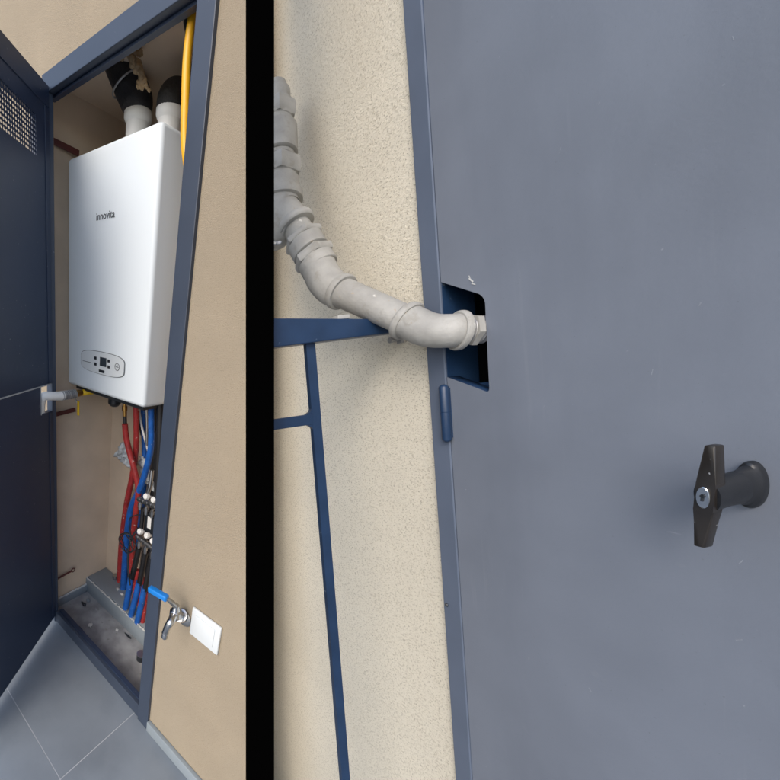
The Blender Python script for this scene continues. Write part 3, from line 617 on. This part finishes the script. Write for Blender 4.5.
u0, u1 = Q(318, 265, D=.637), Q(296, 227, D=.665); du = u1-u0; LU = du.length
def prof_steps(steps, L__, p):
    o = []
    for a, c, v in steps: o += [(a*L__, rq(v*.96, p)), (a*L__+.0012, rq(v, p)), (c*L__-.0012, rq(v, p)), (c*L__, rq(v*.96, p))]
    return o
b = MB(); b.lathe(u0, du, prof_steps([(-.10, .12, 17), (.13, .30, 15), (.31, .60, 17.2), (.61, .74, 16), (.75, 1.0, 13.5)], LU, u0), 40); b.build('union', 'grey_pipe', gas)
collar(u0 + du*.20, du, rq(19.5, u0), LU*.17, 'hex_nut', 'grey_pipe', True)
collar(u0 + du*.66, du, rq(19.5, u0), LU*.13, 'hex_nut', 'grey_pipe', True)
collar(u1 + du*.04, du, rq(18.5, u1), .013)
# cast tee / elbow body and the vertical stack of fittings
t0 = Q(276, 226, D=.69); t1 = Q(277, 203, D=.695)
bb = [u1, Q(288, 221, D=.675), Q(280, 214, D=.685), Q(277, 200, D=.69)]
b = MB(); b.sweep(bb, [rq(15.5, bb[0]), rq(18, bb[1]), rq(20, bb[2]), rq(20.5, bb[3])], seg=40); b.blob(Q(275, 228, D=.69), rq(19, t0), (1, 1, 1.1), 0, 3); b.build('tee_body', 'grey_pipe', gas)
s0, s1 = Q(278, 206, D=.69), Q(275, 87, D=.70); ds = s1-s0; LS = ds.length
st_ = [(0, .07, 23.5), (.072, .18, 20.5), (.20, .34, 19.5), (.35, .385, 17.5), (.39, .62, 20), (.625, .66, 17), (.67, .82, 17), (.825, .93, 14.5), (.93, 1.0, 11)]
b = MB(); b.lathe(s0, ds, prof_steps(st_, LS, s0), 40); b.build('fitting_stack', 'grey_pipe', gas)
collar(s0 + ds*.27, ds, rq(23.5, s0), LS*.13, 'hex_nut', 'grey_pipe', True)
collar(s0 + ds*.745, ds, rq(20, s0), LS*.13, 'hex_nut', 'grey_pipe', True)
b = MB(); a = Q(279, 243.5, D=.67); b.sweep([Q(268, 243, D=.68), a], .0045, seg=10, smooth=False); b.blob(a, .0065, (1, 1, .7), .1); b.build('plug_screw', 'zinc', gas)

# ---- railing, standing out from the wall
RX = -.083
r0, r1 = Q(274, 321, X=RX), Q(274, 349, X=RX); e_ = Q(385, 335, X=RX)
zt_, zb_ = Q(300, 317, X=RX).z, Q(300, 345, X=RX).z
rail = thing('railing', Q(308, 346, X=RX), 'navy blue metal railing standing out from the stucco wall under the grey pipe', 'railing', FR)
yA, yB = .004, r1.y - .012
RW = .020
b = MB(); bmr = bmesh.new()
tA, tB = Q(392, 322, X=RX), Q(274, 321.5, X=RX); bA, bB = Q(386, 335, X=RX), Q(274, 349, X=RX)
def lerpz(p, r_, y): t = (y-p.y)/(r_.y-p.y); return p.z + (r_.z-p.z)*t
for lab_, zz0, zz1 in (('', lerpz(bA, bB, yA), lerpz(bA, bB, yB)),):
    pass
zt0, zt1 = lerpz(tA, tB, yA), lerpz(tA, tB, yB)
zb0, zb1 = lerpz(bA, bB, yA), lerpz(bA, bB, yB)
vs = [bmr.verts.new((x, y, z)) for x in (RX, RX+RW) for (y, z) in ((yA, zb0), (yB, zb1), (yB, zt1), (yA, zt0))]
for f in ((0,1,2,3),(4,7,6,5),(0,4,5,1),(1,5,6,2),(2,6,7,3),(3,7,4,0)): bmr.faces.new([vs[i] for i in f])
b.merge(bmr); b.build('top_rail', 'rail_blue', rail, smooth=False, bev=.0015)
ba, bb_ = Q(303.5, 346, X=RX+.002), Q(312.5, 346, X=RX+.002); bc_, bd_ = Q(339, 773, X=RX+.002), Q(347, 773, X=RX+.002)
bt_ = lerpz(bA, bB, ba.y)+.002; kk = (-1.6 - ba.z)/(bc_.z - ba.z)
xa_, xb_ = ba.y + (bc_.y-ba.y)*kk, bb_.y + (bd_.y-bb_.y)*kk
b = MB(); b.prism([(ba.y, bt_), (bb_.y, bt_), (xb_, -1.6), (xa_, -1.6)], RX+.002, RX+.010, Matrix(((0, 1, 0, 0), (1, 0, 0, 0), (0, 0, 1, 0), (0, 0, 0, 1)))); b.build('baluster', 'rail_blue', rail, smooth=False)
m0, m1, m2 = Q(274, 418.5, X=RX), Q(274, 429, X=RX), Q(305, 414, X=RX)
b = MB(); zz = (m0.z+Q(300, 415.5, X=RX).z)/2; zw = (m1.z+Q(300, 426, X=RX).z)/2
b.box(RX+.002, RX+.010, yB-.012, min(ba.y, bb_.y)-.0001, zw, zz, bev=.001)
b.build('middle_rail', 'rail_blue', rail, smooth=False)
# weld fillets
b = MB()
yj = min(ba.y, bb_.y)
for zc, sg in ((zz, 1), (zw, -1)):
    b.prism([(0, 0), (0, .010*sg), (-.0035, .0035*sg), (-.010, 0)], RX+.0025, RX+.0095, Matrix(((0, 1, 0, 0), (1, 0, 0, yj), (0, 0, 1, zc), (0, 0, 0, 1))))
b.build('weld', 'rail_blue', rail)
b = MB(); a = Q(393, 340, Y=-.010); b.lathe(a, (0, -1, 0), [(0, .0035), (.003, .0045), (.006, .0045)], 8); c = Q(393, 340, Y=-.010) + Vector((0, .015, 0)); b.lathe(c, (0, -1, 0), [(0, .006), (.003, .006), (.0035, .0028), (.018, .0028)], 10); b.box(RX, c.x+.004, .0, .0045, c.z-.006, c.z+.006); b.build('anchor_bolt', 'zinc', rail)
b = MB(); b.box(RX-.0005, RX+RW-.002, Q(333, 316, X=RX).y-.004, Q(340, 316, X=RX).y+.004, lerpz(tA, tB, Q(336, 316, X=RX).y), lerpz(tA, tB, Q(336, 316, X=RX).y)+.006, bev=.001); b.build('clip', 'grey_pipe', rail)

for o in bpy.data.objects:
    if '_b' in o.keys(): del o['_b']
